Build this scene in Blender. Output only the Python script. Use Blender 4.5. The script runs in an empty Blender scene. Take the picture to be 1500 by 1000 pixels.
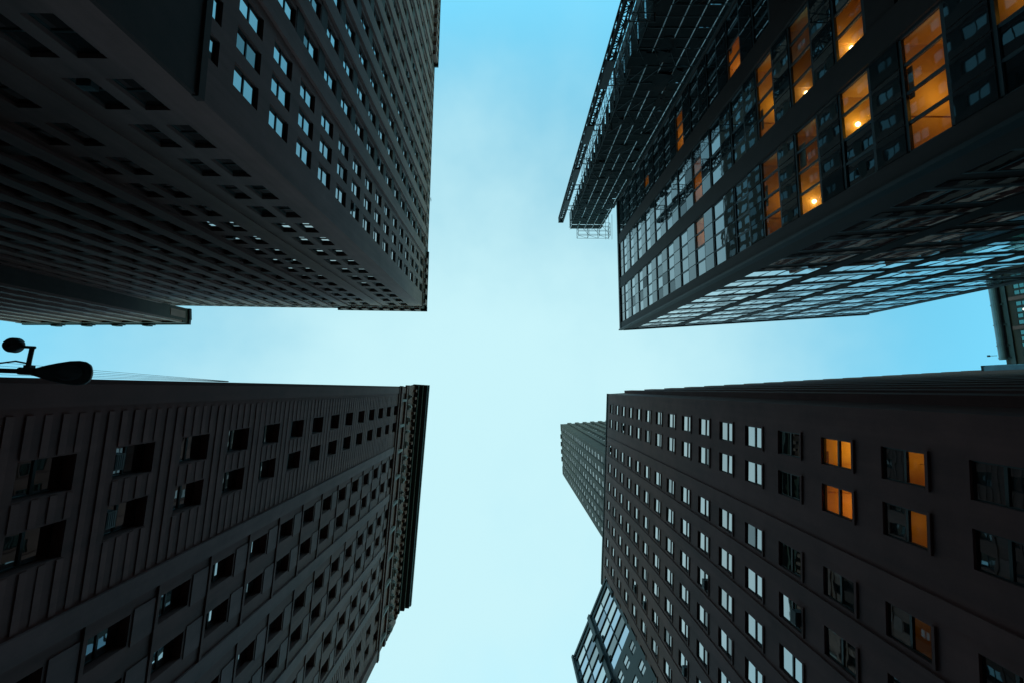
import bpy, math, random
from mathutils import Matrix, Vector
random.seed(7)
sc = bpy.context.scene
col = sc.collection
R = math.radians

# ------------------------------------------------------------------ camera
# looking almost straight up from the middle of the crossing; world X = picture right, world Y = picture down
F, CX, CY, VX, VY = 667.0, 750.0, 500.0, 746.0, 569.0
EYE = 1.6
_w = Vector((VX - CX, VY - CY, F)).normalized()
_ex = Vector((1, 0, 0)); _ex = (_ex - _w * _ex.dot(_w)).normalized()
_ey = _w.cross(_ex)
BAS = Matrix((_ex, _ey, _w))                     # camera (right, down, forward) -> world
cd = bpy.data.cameras.new('camera'); cam = bpy.data.objects.new('camera', cd); col.objects.link(cam)
cd.sensor_width = 36; cd.lens = 36 * F / 1500; cd.clip_start = 0.05; cd.clip_end = 3000
rt, dn, fw = BAS @ Vector((1, 0, 0)), BAS @ Vector((0, 1, 0)), BAS @ Vector((0, 0, 1))
mm = Matrix((rt, -dn, -fw)).transposed().to_4x4(); mm.translation = (0, 0, EYE)
cam.matrix_world = mm
sc.camera = cam

def proj(p):
    """where a world point lands in the photograph; used only to rank which repeats show largest"""
    v = BAS.transposed() @ (Vector(p) - Vector((0, 0, EYE)))
    if v.z <= 0.1: return None
    return CX + F * v.x / v.z, CY + F * v.y / v.z, v.length

# ------------------------------------------------------------------ sky, sun, exposure
SUN_EL, SUN_ROT = R(20), R(4)
world = bpy.data.worlds.new('World'); sc.world = world; world.use_nodes = True
nt = world.node_tree; nt.nodes.clear(); N = nt.nodes.new; L = nt.links.new
sky = N('ShaderNodeTexSky'); sky.sky_type = 'NISHITA'; sky.sun_disc = False
sky.sun_elevation = SUN_EL; sky.sun_rotation = SUN_ROT; sky.air_density = 0.7; sky.dust_density = 0.0; sky.ozone_density = 2.0
tint = N('ShaderNodeMix'); tint.data_type = 'RGBA'; tint.blend_type = 'MULTIPLY'; tint.inputs[0].default_value = 1
L(sky.outputs[0], tint.inputs[6]); tint.inputs[7].default_value = (4.0, 7.8, 5.5, 1)
tc = N('ShaderNodeTexCoord')
dot = N('ShaderNodeVectorMath'); dot.operation = 'DOT_PRODUCT'
ax = (BAS @ Vector((715 - CX, 690 - CY, F))).normalized(); dot.inputs[1].default_value = ax
L(tc.outputs['Generated'], dot.inputs[0])
noi = N('ShaderNodeTexNoise'); noi.inputs['Scale'].default_value = 2.3; noi.inputs['Detail'].default_value = 5; noi.inputs['Roughness'].default_value = 0.55
L(tc.outputs['Generated'], noi.inputs['Vector'])
nad = N('ShaderNodeMath'); nad.operation = 'MULTIPLY_ADD'; nad.inputs[1].default_value = 0.34; nad.inputs[2].default_value = -0.17
L(noi.outputs[0], nad.inputs[0])
add = N('ShaderNodeMath'); add.operation = 'ADD'; L(dot.outputs['Value'], add.inputs[0]); L(nad.outputs[0], add.inputs[1])
veil = N('ShaderNodeMapRange'); veil.interpolation_type = 'SMOOTHSTEP'
veil.inputs[1].default_value = 0.60; veil.inputs[2].default_value = 1.0; veil.inputs[3].default_value = 0.0; veil.inputs[4].default_value = 1.0
L(add.outputs[0], veil.inputs[0])
mixs = N('ShaderNodeMix'); mixs.data_type = 'RGBA'
L(veil.outputs[0], mixs.inputs[0]); L(tint.outputs[2], mixs.inputs[6])
VEIL = (5.9, 9.1, 9.7)                            # thin bright cloud, before the strength below
mixs.inputs[7].default_value = (*VEIL, 1)
bg = N('ShaderNodeBackground'); bg.inputs[1].default_value = 0.1
L(mixs.outputs[2], bg.inputs[0])
wo = N('ShaderNodeOutputWorld'); L(bg.outputs[0], wo.inputs[0])
sd = bpy.data.lights.new('sun', 'SUN'); sd.energy = 0.06; sd.angle = R(12); sd.color = (1, 0.86, 0.7)
so = bpy.data.objects.new('sun', sd); col.objects.link(so)
# direction the light travels, opposite to where the sky's sun stands
sdir = Vector((math.sin(SUN_ROT) * math.cos(SUN_EL), math.cos(SUN_ROT) * math.cos(SUN_EL), math.sin(SUN_EL)))
so.rotation_euler = (-sdir).to_track_quat('-Z', 'Y').to_euler(); so.location = (0, 0, 200)
vs = sc.view_settings; vs.view_transform = 'Standard'; vs.look = 'None'; vs.exposure = 0; vs.gamma = 1; vs.use_curve_mapping = False
sc.cycles.use_denoising = True; sc.cycles.max_bounces = 8; sc.cycles.glossy_bounces = 4

# ------------------------------------------------------------------ materials
MATS = {}
def mat(name, rgb, rough=0.85, vary=0.25, scale=0.6, metal=0.0, bump=0.15, streak=0.0, spec=0.3):
    m = bpy.data.materials.new(name); m.use_nodes = True; t = m.node_tree; n = t.nodes; b = n['Principled BSDF']
    b.inputs['Roughness'].default_value = rough; b.inputs['Metallic'].default_value = metal
    b.inputs['Specular IOR Level'].default_value = spec
    c = n.new('ShaderNodeTexCoord')
    no = n.new('ShaderNodeTexNoise'); no.inputs['Scale'].default_value = scale; no.inputs['Detail'].default_value = 8; no.inputs['Roughness'].default_value = 0.65
    t.links.new(c.outputs['Object'], no.inputs['Vector'])
    fac = no.outputs[0]
    if streak:                                    # rain streaks and soot running down the wall
        mp = n.new('ShaderNodeMapping'); mp.inputs['Scale'].default_value = (1.6, 1.6, 0.05)
        t.links.new(c.outputs['Object'], mp.inputs['Vector'])
        n2 = n.new('ShaderNodeTexNoise'); n2.inputs['Scale'].default_value = 1.0; n2.inputs['Detail'].default_value = 6
        t.links.new(mp.outputs[0], n2.inputs['Vector'])
        mx = n.new('ShaderNodeMix'); mx.inputs[0].default_value = streak
        t.links.new(fac, mx.inputs[2]); t.links.new(n2.outputs[0], mx.inputs[3]); fac = mx.outputs[0]
    ra = n.new('ShaderNodeMapRange'); ra.inputs[1].default_value = 0.3; ra.inputs[2].default_value = 0.7
    ra.inputs[3].default_value = 1 - vary; ra.inputs[4].default_value = 1 + vary
    t.links.new(fac, ra.inputs[0])
    mu = n.new('ShaderNodeVectorMath'); mu.operation = 'SCALE'; mu.inputs[0].default_value = rgb
    t.links.new(ra.outputs[0], mu.inputs['Scale']); t.links.new(mu.outputs[0], b.inputs['Base Color'])
    if bump:
        n3 = n.new('ShaderNodeTexNoise'); n3.inputs['Scale'].default_value = 9; n3.inputs['Detail'].default_value = 5
        t.links.new(c.outputs['Object'], n3.inputs['Vector'])
        bu = n.new('ShaderNodeBump'); bu.inputs['Strength'].default_value = bump; bu.inputs['Distance'].default_value = 0.03
        t.links.new(n3.outputs[0], bu.inputs['Height']); t.links.new(bu.outputs[0], b.inputs['Normal'])
    MATS[name] = m; return m
def glass(name, refl, tintc, base, rough=0.015, wave=0.002, gain=0.62, power=1.0):
    """coated window glass: mirrors what stands opposite over a dark room"""
    m = bpy.data.materials.new(name); m.use_nodes = True; t = m.node_tree; n = t.nodes; n.clear()
    o = n.new('ShaderNodeOutputMaterial'); mx = n.new('ShaderNodeMixShader'); g = n.new('ShaderNodeBsdfGlossy'); d = n.new('ShaderNodeBsdfDiffuse')
    g.inputs['Color'].default_value = (*tintc, 1); g.inputs['Roughness'].default_value = rough; d.inputs['Color'].default_value = (*base, 1)
    fr = n.new('ShaderNodeLayerWeight'); fr.inputs[0].default_value = 0.5
    ma = n.new('ShaderNodeMath'); ma.operation = 'MULTIPLY_ADD'; ma.inputs[1].default_value = gain; ma.inputs[2].default_value = refl; ma.use_clamp = True
    pw = n.new('ShaderNodeMath'); pw.operation = 'POWER'; pw.inputs[1].default_value = power
    t.links.new(fr.outputs['Facing'], pw.inputs[0]); t.links.new(pw.outputs[0], ma.inputs[0])
    # panes differ: dirt, blinds drawn, older glass
    oi = n.new('ShaderNodeObjectInfo'); rr = n.new('ShaderNodeValToRGB'); e = rr.color_ramp.elements
    e[0].position = 0.0; e[0].color = (0.3, 0.3, 0.3, 1); e[1].position = 1.0; e[1].color = (1, 1, 1, 1)
    for p_, v_ in ((0.07, 0.42), (0.13, 0.78), (0.5, 0.92)): q_ = e.new(p_); q_.color = (v_, v_, v_, 1)
    t.links.new(oi.outputs['Random'], rr.inputs[0])
    mu = n.new('ShaderNodeMath'); mu.operation = 'MULTIPLY'; t.links.new(ma.outputs[0], mu.inputs[0]); t.links.new(rr.outputs[0], mu.inputs[1]); t.links.new(mu.outputs[0], mx.inputs[0])
    c = n.new('ShaderNodeTexCoord'); no = n.new('ShaderNodeTexNoise'); no.inputs['Scale'].default_value = 1.3; no.inputs['Detail'].default_value = 1
    va = n.new('ShaderNodeVectorMath'); va.operation = 'ADD'
    t.links.new(c.outputs['Object'], va.inputs[0]); t.links.new(oi.outputs['Location'], va.inputs[1]); t.links.new(va.outputs[0], no.inputs['Vector'])
    bu = n.new('ShaderNodeBump'); bu.inputs['Strength'].default_value = 1.0; bu.inputs['Distance'].default_value = wave
    t.links.new(no.outputs[0], bu.inputs['Height']); t.links.new(bu.outputs[0], g.inputs['Normal'])
    t.links.new(d.outputs[0], mx.inputs[1]); t.links.new(g.outputs[0], mx.inputs[2]); t.links.new(mx.outputs[0], o.inputs[0])
    MATS[name] = m; return m
def clear_glass(name):
    m = bpy.data.materials.new(name); m.use_nodes = True; t = m.node_tree; n = t.nodes; n.clear()
    o = n.new('ShaderNodeOutputMaterial'); mx = n.new('ShaderNodeMixShader'); g = n.new('ShaderNodeBsdfGlossy'); d = n.new('ShaderNodeBsdfTransparent')
    g.inputs['Roughness'].default_value = 0.02; d.inputs['Color'].default_value = (0.9, 0.9, 0.88, 1); mx.inputs[0].default_value = 0.07
    t.links.new(d.outputs[0], mx.inputs[1]); t.links.new(g.outputs[0], mx.inputs[2]); t.links.new(mx.outputs[0], o.inputs[0])
    MATS[name] = m; return m
def emit(name, rgb, st):
    m = bpy.data.materials.new(name); m.use_nodes = True; b = m.node_tree.nodes['Principled BSDF']
    b.inputs['Emission Color'].default_value = (*rgb, 1); b.inputs['Emission Strength'].default_value = st; b.inputs['Base Color'].default_value = (*rgb, 1)
    MATS[name] = m; return m
mat('grey_stone', (0.14, 0.062, 0.056), 0.9, 0.36, 0.35, streak=0.5)
mat('grey_spandrel', (0.045, 0.025, 0.023), 0.9, 0.25, 0.6, streak=0.3)
mat('red_brown_frieze', (0.05, 0.026, 0.022), 0.9, 0.3)
mat('podium_granite', (0.04, 0.018, 0.016), 0.9, 0.3)
mat('dark_edge', (0.022, 0.015, 0.015), 0.7, 0.2)
mat('soot_brick', (0.1, 0.033, 0.029), 0.9, 0.36, 0.5, streak=0.5)
mat('soot_course', (0.13, 0.045, 0.04), 0.9, 0.3, 1.2, streak=0.3)
mat('soot_panel', (0.11, 0.042, 0.04), 0.85, 0.36, 0.5, streak=0.4)
mat('carved_stone', (0.12, 0.075, 0.075), 0.9, 0.35, 1.4)
mat('brown_brick', (0.125, 0.04, 0.035), 0.9, 0.36, 0.5, streak=0.4)
mat('brown_pier', (0.13, 0.042, 0.037), 0.9, 0.36, 0.5, streak=0.4)
mat('tower_stone', (0.056, 0.026, 0.024), 0.9, 0.36, 0.4, streak=0.4)
mat('black_metal', (0.025, 0.026, 0.028), 0.55, 0.25, 0.8, bump=0.05)
mat('curtain_pier', (0.038, 0.018, 0.016), 0.7, 0.25, 0.5, bump=0.05)
mat('frame_dark', (0.02, 0.02, 0.02), 0.5, 0.2, bump=0)
mat('frame_grey', (0.05, 0.055, 0.06), 0.45, 0.2, bump=0)
mat('netting', (0.008, 0.0065, 0.0065), 0.95, 0.5, 1.6)
mat('scaffold_plank', (0.012, 0.009, 0.008), 0.9, 0.4, 2)
mat('galvanised', (0.55, 0.55, 0.56), 0.4, 0.15, 3, metal=0.8, bump=0)
mat('scaffold_tube', (0.06, 0.06, 0.062), 0.5, 0.3, 3, metal=0.4, bump=0)
mat('mast_steel', (0.03, 0.028, 0.028), 0.6, 0.3, 3, bump=0)
mat('lamp_metal', (0.012, 0.011, 0.011), 0.5, 0.2, 6, bump=0.05)
mat('asphalt', (0.05, 0.05, 0.052), 0.9, 0.3, 2)
mat('pavement', (0.22, 0.21, 0.2), 0.9, 0.2, 1.5)
mat('road_paint', (0.75, 0.75, 0.72), 0.8, 0.15, 3)
mat('room_paint', (0.75, 0.52, 0.26), 0.9, 0.06, 1.5, bump=0)
mat('duct_blue', (0.12, 0.14, 0.18), 0.4, 0.15, 1, metal=0.0, bump=0)
mat('roofing', (0.06, 0.06, 0.06), 0.95, 0.2)
mat('concrete_blue', (0.2, 0.27, 0.32), 0.7, 0.2)
mat('curtain_cloth', (0.3, 0.26, 0.22), 0.95, 0.4, 2)
glass('window_glass', 0.2, (0.88, 0.85, 0.85), (0.012, 0.013, 0.014))
glass('curtain_glass', 0.02, (0.78, 0.84, 0.88), (0.012, 0.016, 0.018), wave=0.002, gain=1.12, power=2.0)
glass('spandrel_glass', 0.02, (0.75, 0.8, 0.83), (0.02, 0.022, 0.024), rough=0.02, gain=0.72, power=2.0)
glass('south_glass', 0.3, (0.85, 0.88, 0.9), (0.012, 0.016, 0.018), gain=0.65)
glass('green_glass', 0.1, (0.5, 0.85, 0.8), (0.03, 0.07, 0.065))
glass('blue_glass', 0.35, (0.68, 0.78, 0.9), (0.02, 0.03, 0.04))
clear_glass('clear_glass')
emit('lamp_glow', (1.0, 0.78, 0.45), 9)
emit('lens_white', (1, 1, 0.9), 3)

# ------------------------------------------------------------------ mesh helpers
class MB:
    """collects boxes, quads and tubes for ONE mesh object"""
    def __init__(s): s.v = []; s.f = []; s.mi = []; s.k = 0
    def add(s, vs, fs):
        b = len(s.v); s.v += [tuple(q) for q in vs]; s.f += [tuple(i + b for i in f) for f in fs]; s.mi += [s.k] * len(fs)
    def box8(s, p):                               # 8 points: bottom ring 0-3, top ring 4-7
        s.add(p, [(3, 2, 1, 0), (4, 5, 6, 7), (0, 1, 5, 4), (1, 2, 6, 5), (2, 3, 7, 6), (3, 0, 4, 7)])
    def box(s, a, b):
        x0, x1 = sorted((a[0], b[0])); y0, y1 = sorted((a[1], b[1])); z0, z1 = sorted((a[2], b[2]))
        s.box8([(x0, y0, z0), (x1, y0, z0), (x1, y1, z0), (x0, y1, z0), (x0, y0, z1), (x1, y0, z1), (x1, y1, z1), (x0, y1, z1)])
    def tube(s, a, b, r, n=6, r2=None):
        a, b = Vector(a), Vector(b); d = (b - a).normalized(); u = d.orthogonal().normalized(); w = d.cross(u); r2 = r if r2 is None else r2
        ring = lambda c, q: [c + (u * math.cos(2 * math.pi * i / n) + w * math.sin(2 * math.pi * i / n)) * q for i in range(n)]
        s.add(ring(a, r) + ring(b, r2), [(i, (i + 1) % n, n + (i + 1) % n, n + i) for i in range(n)] + [tuple(range(n - 1, -1, -1)), tuple(range(n, 2 * n))])
    def path(s, pts, r, n=6):
        for a, b in zip(pts, pts[1:]): s.tube(a, b, r, n)
    def mesh(s, name, *mats):
        me = bpy.data.meshes.new(name); me.from_pydata(s.v, [], s.f)
        for m in mats: me.materials.append(MATS[m])
        if any(s.mi): me.polygons.foreach_set('material_index', s.mi)
        me.update(); return me
def link(name, me, parent=None, mw=None, smooth=False):
    o = bpy.data.objects.new(name, me); col.objects.link(o)
    if parent: o.parent = parent
    if mw is not None: o.matrix_basis = mw
    if smooth and me: me.polygons.foreach_set('use_smooth', [True] * len(me.polygons))
    return o
def tag(o, label, cat, group=None):
    o['label'] = label; o['category'] = cat
    if group: o['group'] = group
    return o
def thing(name, label, cat, loc, group=None):
    o = bpy.data.objects.new(name, None); col.objects.link(o); o.location = loc; o.empty_display_size = 0.5
    return tag(o, label, cat, group)

class Facade:
    """a vertical plane of a building: s along it, o outwards, z up; written in coordinates local to the building's Empty"""
    def __init__(f, b, p0, p1, side):
        f.b = b; f.base = Vector(b.location)
        p0, p1 = Vector((*p0, 0)), Vector((*p1, 0)); d = (p1 - p0); f.len = d.length; d.normalize(); f.d = d
        f.n = Vector((-d.y, d.x, 0)) * side       # outward
        f.u = Vector((f.n.y, -f.n.x, 0)); f.p0 = p0 - Vector((f.base.x, f.base.y, 0))
    def P(f, s, o, z): return f.p0 + f.d * s + f.n * o + Vector((0, 0, z))
    def M(f, s, o, z):
        m = Matrix((f.u, f.n, Vector((0, 0, 1)))).transposed().to_4x4(); m.translation = f.P(s, o, z); return m
    def box(f, mb, s0, s1, o0, o1, z0, z1):
        mb.box8([f.P(s0, o0, z0), f.P(s1, o0, z0), f.P(s1, o1, z0), f.P(s0, o1, z0), f.P(s0, o0, z1), f.P(s1, o0, z1), f.P(s1, o1, z1), f.P(s0, o1, z1)])
    def part(f, name, m, s0, s1, o0, o1, z0, z1):
        mb = MB(); f.box(mb, s0, s1, o0, o1, z0, z1); return link(name, mb.mesh(name, m), f.b)
    def px(f, s, z, r):
        """photograph size of a piece of radius r, 0 when out of view"""
        p = proj(f.P(s, 0, z) + f.base)
        if p is None or not (-60 < p[0] < 1560 and -60 < p[1] < 1060): return 0
        a = proj(f.P(s - r, 0, z) + f.base); b_ = proj(f.P(s + r, 0, z) + f.base); c = proj(f.P(s, 0, z - r) + f.base); e = proj(f.P(s, 0, z + r) + f.base)
        if not (a and b_ and c and e): return 0
        return abs((b_[0] - a[0]) * (e[1] - c[1]) - (b_[1] - a[1]) * (e[0] - c[0])) ** 0.5
    def wall(f, m, z0, z1, openings, depth, s0=0, s1=None, name='wall'):
        """one sheet with real openings (s0,s1,z0,z1) and their reveals"""
        s1 = f.len if s1 is None else s1
        mb = MB(); ss = sorted({round(x, 3) for q in openings for x in q[:2]} | {s0, s1}); zs = sorted({round(x, 3) for q in openings for x in q[2:4]} | {z0, z1})
        si = {x: i for i, x in enumerate(ss)}; zi = {x: i for i, x in enumerate(zs)}; hole = set()
        for q in openings:
            for i in range(si[round(q[0], 3)], si[round(q[1], 3)]):
                for j in range(zi[round(q[2], 3)], zi[round(q[3], 3)]): hole.add((i, j))
        for i in range(len(ss) - 1):
            j = 0
            while j < len(zs) - 1:
                if (i, j) in hole: j += 1; continue
                k = j
                while k < len(zs) - 1 and (i, k) not in hole: k += 1
                mb.add([f.P(ss[i], 0, zs[j]), f.P(ss[i + 1], 0, zs[j]), f.P(ss[i + 1], 0, zs[k]), f.P(ss[i], 0, zs[k])], [(0, 1, 2, 3)]); j = k
        for q in openings:
            a, b, c, d = q[:4]; ring = [(a, c), (b, c), (b, d), (a, d)]
            for (x0, y0), (x1, y1) in zip(ring, ring[1:] + ring[:1]):
                mb.add([f.P(x0, 0, y0), f.P(x1, 0, y1), f.P(x1, -depth, y1), f.P(x0, -depth, y0)], [(0, 1, 2, 3)])
        return link(name, mb.mesh(name, m), f.b)

def plain(b, pts, z0, z1, m, name='wall'):
    """an unseen side of a building, as one thick wall"""
    mb = MB(); base = Vector((b.location.x, b.location.y, 0))
    for p, q in zip(pts, pts[1:]):
        p, q = Vector((*p, 0)) - base, Vector((*q, 0)) - base; n = (q - p).normalized(); n = Vector((-n.y, n.x, 0)) * 0.2
        mb.box8([p - n + Vector((0, 0, z0)), q - n + Vector((0, 0, z0)), q + n + Vector((0, 0, z0)), p + n + Vector((0, 0, z0)),
                 p - n + Vector((0, 0, z1)), q - n + Vector((0, 0, z1)), q + n + Vector((0, 0, z1)), p + n + Vector((0, 0, z1))])
    return link(name, mb.mesh(name, m), b)
def roof(b, pts, z, m='roofing', name='roof', thick=0.3):
    base = b.location; n = len(pts); mb = MB()
    mb.add([(x - base.x, y - base.y, z - thick) for x, y in pts] + [(x - base.x, y - base.y, z) for x, y in pts],
           [tuple(range(n - 1, -1, -1)), tuple(range(n, 2 * n))] + [(i, (i + 1) % n, n + (i + 1) % n, n + i) for i in range(n)])
    return link(name, mb.mesh(name, m), b)

_wm = {}
def sash_meshes(w, h, fm, gm):
    """double-hung sash window: frame with meeting rail, upper and lower pane; origin at the middle of the opening, outer face at y=0"""
    k = (w, h, fm, gm)
    if k in _wm: return _wm[k]
    b = 0.055; fr = MB()
    fr.box((-w / 2, -0.12, -h / 2), (-w / 2 + b, 0, h / 2)); fr.box((w / 2 - b, -0.12, -h / 2), (w / 2, 0, h / 2))
    fr.box((-w / 2 + b, -0.12, -h / 2), (w / 2 - b, 0, -h / 2 + b)); fr.box((-w / 2 + b, -0.12, h / 2 - b), (w / 2 - b, 0, h / 2))
    fr.box((-w / 2 + b, -0.115, -0.05), (w / 2 - b, -0.005, 0.05))
    up, lo = MB(), MB()
    up.box((-w / 2 + b, -0.025, 0.05), (w / 2 - b, -0.015, h / 2 - b)); lo.box((-w / 2 + b, -0.065, -h / 2 + b), (w / 2 - b, -0.055, -0.06))
    _wm[k] = (fr.mesh('window', fm), [up.mesh('pane', gm), lo.mesh('pane', gm)], [up.mesh('pane', 'clear_glass'), lo.mesh('pane', 'clear_glass')])
    return _wm[k]
def tilt(a=0.35):
    return Matrix.Rotation(R(random.gauss(0, a)), 4, 'X') @ Matrix.Rotation(R(random.gauss(0, a)), 4, 'Z')
def room(parent, w, z0, z1, deep, lamp, power, y0=-0.2, colr=(1.0, 0.5, 0.08), glow=True):
    """a lit room behind the glass, with its ceiling lamp"""
    mb = MB(); P = [(-w / 2, y0, z0), (w / 2, y0, z0), (w / 2, -deep, z0), (-w / 2, -deep, z0), (-w / 2, y0, z1), (w / 2, y0, z1), (w / 2, -deep, z1), (-w / 2, -deep, z1)]
    mb.add(P, [(0, 1, 2, 3), (7, 6, 5, 4), (1, 5, 6, 2), (2, 6, 7, 3), (3, 7, 4, 0)])
    link('room', mb.mesh('room', 'room_paint'), parent)
    lx, ly = lamp
    bm = MB(); yb = random.uniform(-2.6, -1.7); bm.box((-w / 2, yb, z1 - 0.22), (w / 2, yb - 0.3, z1 - 0.005)); bm.box((random.uniform(-0.3, 0.3) * w - 0.06, y0 - 0.1, z1 - 0.05), (random.uniform(-0.3, 0.3) * w + 0.06, yb, z1 - 0.004))
    link('ceiling_beam', bm.mesh('ceiling_beam', 'room_paint'), parent)
    if random.random() < 0.45:
        hb = random.uniform(0.2, 0.55); bl = MB(); c0 = random.uniform(-0.35, 0.1) * w; bl.box((c0, y0 - 0.02, z1 - 0.2 - hb), (c0 + w * 0.28, y0 - 0.035, z1 - 0.2)); link('roller_blind', bl.mesh('roller_blind', 'curtain_cloth'), parent)
    colr = (1.0, random.uniform(0.44, 0.56), random.uniform(0.05, 0.11))
    if glow == 'chandelier':
        lb = MB(); zc = z1 - 0.75
        lb.tube((0, ly, z1), (0, ly, zc), 0.012, 5)
        for k in range(8):
            a = k * math.pi / 4; x, y = 0.34 * math.cos(a), ly + 0.34 * math.sin(a)
            lb.tube((0, ly, zc), (x, y, zc - 0.06), 0.018, 5); lb.tube((x, y, zc - 0.06), (x, y, zc + 0.08), 0.03, 6); lb.tube((x * 0.6, ly + (y - ly) * 0.6, zc + 0.1), (x, y, zc - 0.06), 0.012, 5)
        link('chandelier', lb.mesh('chandelier', 'frame_dark'), parent)
    elif glow:
        lb = MB()
        lb.tube((lx, ly, z1 - 0.01), (lx, ly, z1 - 0.07), 0.1, 10); lb.tube((lx, ly, z1 - 0.07), (lx, ly, z1 - 0.13), 0.1, 10, 0.04)
        link('ceiling_lamp', lb.mesh('ceiling_lamp', 'lamp_glow'), parent)
    ld = bpy.data.lights.new('room_light', 'POINT'); ld.energy = power; ld.color = colr; ld.shadow_soft_size = 0.12
    lo = link('room_light', ld, parent); lo.location = (lx, ly, z1 - (0.55 if glow is True else 0.95))

def join_stuff(name, items, parent, mats):
    """many alike small pieces as one part of kind stuff; items: (mesh, matrix, material slot)"""
    if not items: return
    mb = MB()
    for me, mw, k in items:
        mb.k = k; mb.add([mw @ v.co for v in me.vertices], [tuple(p.vertices) for p in me.polygons])
    o = link(name, mb.mesh(name, *mats), parent); o['kind'] = 'stuff'; return o

def sash_windows(b, spots, fm, gm, recess, limit=300, jitter=0.3, lit={}, blinds=0.0):
    """spots: (facade, s, z, w, h, key). The ones that show largest become parts, the rest one stuff part"""
    ranked = sorted(((f.px(s, z, (w * h) ** 0.5 / 2), i) for i, (f, s, z, w, h, key) in enumerate(spots)), reverse=True)
    keep = {i for q, i in ranked[:limit] if q > 1.2}; size = {i: q for q, i in ranked}; far = []
    for i, (f, s, z, w, h, key) in enumerate(spots):
        fr, pn, cl = sash_meshes(w, h, fm, gm); mw = f.M(s, -recess, z)
        if i not in keep:
            far += [(fr, mw, 0)] + [(p, mw @ tilt(jitter), 1) for p in pn]; continue
        o = link('window', fr, b, mw); on = lit.get(key, ())
        for j, p in enumerate(pn):
            q = link('pane', cl[j] if j in on else p, o, Matrix.Identity(4) if j in on else tilt(jitter))
        if on:
            room(o, w + 1.1, -h / 2 - 0.8, h / 2 + 0.12, 3.2, (random.uniform(-0.3, 0.3), -1.5), lit[key][-1], glow='chandelier' if 0.5 in on else False)
    join_stuff('window', far, b, (fm, gm))

# ------------------------------------------------------------------ ground
def ground():
    def sheet(name, x0, x1, y0, y1, z, m, t=0.0):
        mb = MB()
        if t: mb.box((x0, y0, z - t), (x1, y1, z))
        else: mb.add([(x0, y0, z), (x1, y0, z), (x1, y1, z), (x0, y1, z)], [(0, 1, 2, 3)])
        o = link(name, mb.mesh(name, m)); o['kind'] = 'structure'; return o
    sheet('ground', -320, 320, -320, 320, -0.004, 'asphalt')
    sheet('road', -9.5, 10, -300, 300, 0.0, 'asphalt')
    sheet('road', -300, -9.5, -9.5, -3.0, 0.0, 'asphalt'); sheet('road', 10, 300, -6.2, -1.5, 0.0, 'asphalt')
    for x0, x1, y0, y1 in ((-90, -9.5, -20, -9.5), (-14, -9.5, -120, -20), (-90, -9.5, -3, 3), (-17, -9.5, 3, 120), (10, 70, -30, -6.2), (10, 16, -120, -30), (10, 70, -1.5, 5), (10, 16, 5, 120)):
        sheet('pavement', x0, x1, y0, y1, 0.13, 'pavement', 0.13)
    for k in range(9):
        sheet('road_marking', 0.18, 0.32, 8 + k * 6, 11 + k * 6, 0.004, 'road_paint'); sheet('road_marking', 0.18, 0.32, -20 - k * 6, -17 - k * 6, 0.004, 'road_paint')
    for k in range(14):
        sheet('road_marking', -8.6 + k * 1.3, -8.0 + k * 1.3, 1.6, 4.6, 0.004, 'road_paint')
ground()
E0 = EYE                                           # heights measured from the eye: add this

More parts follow.
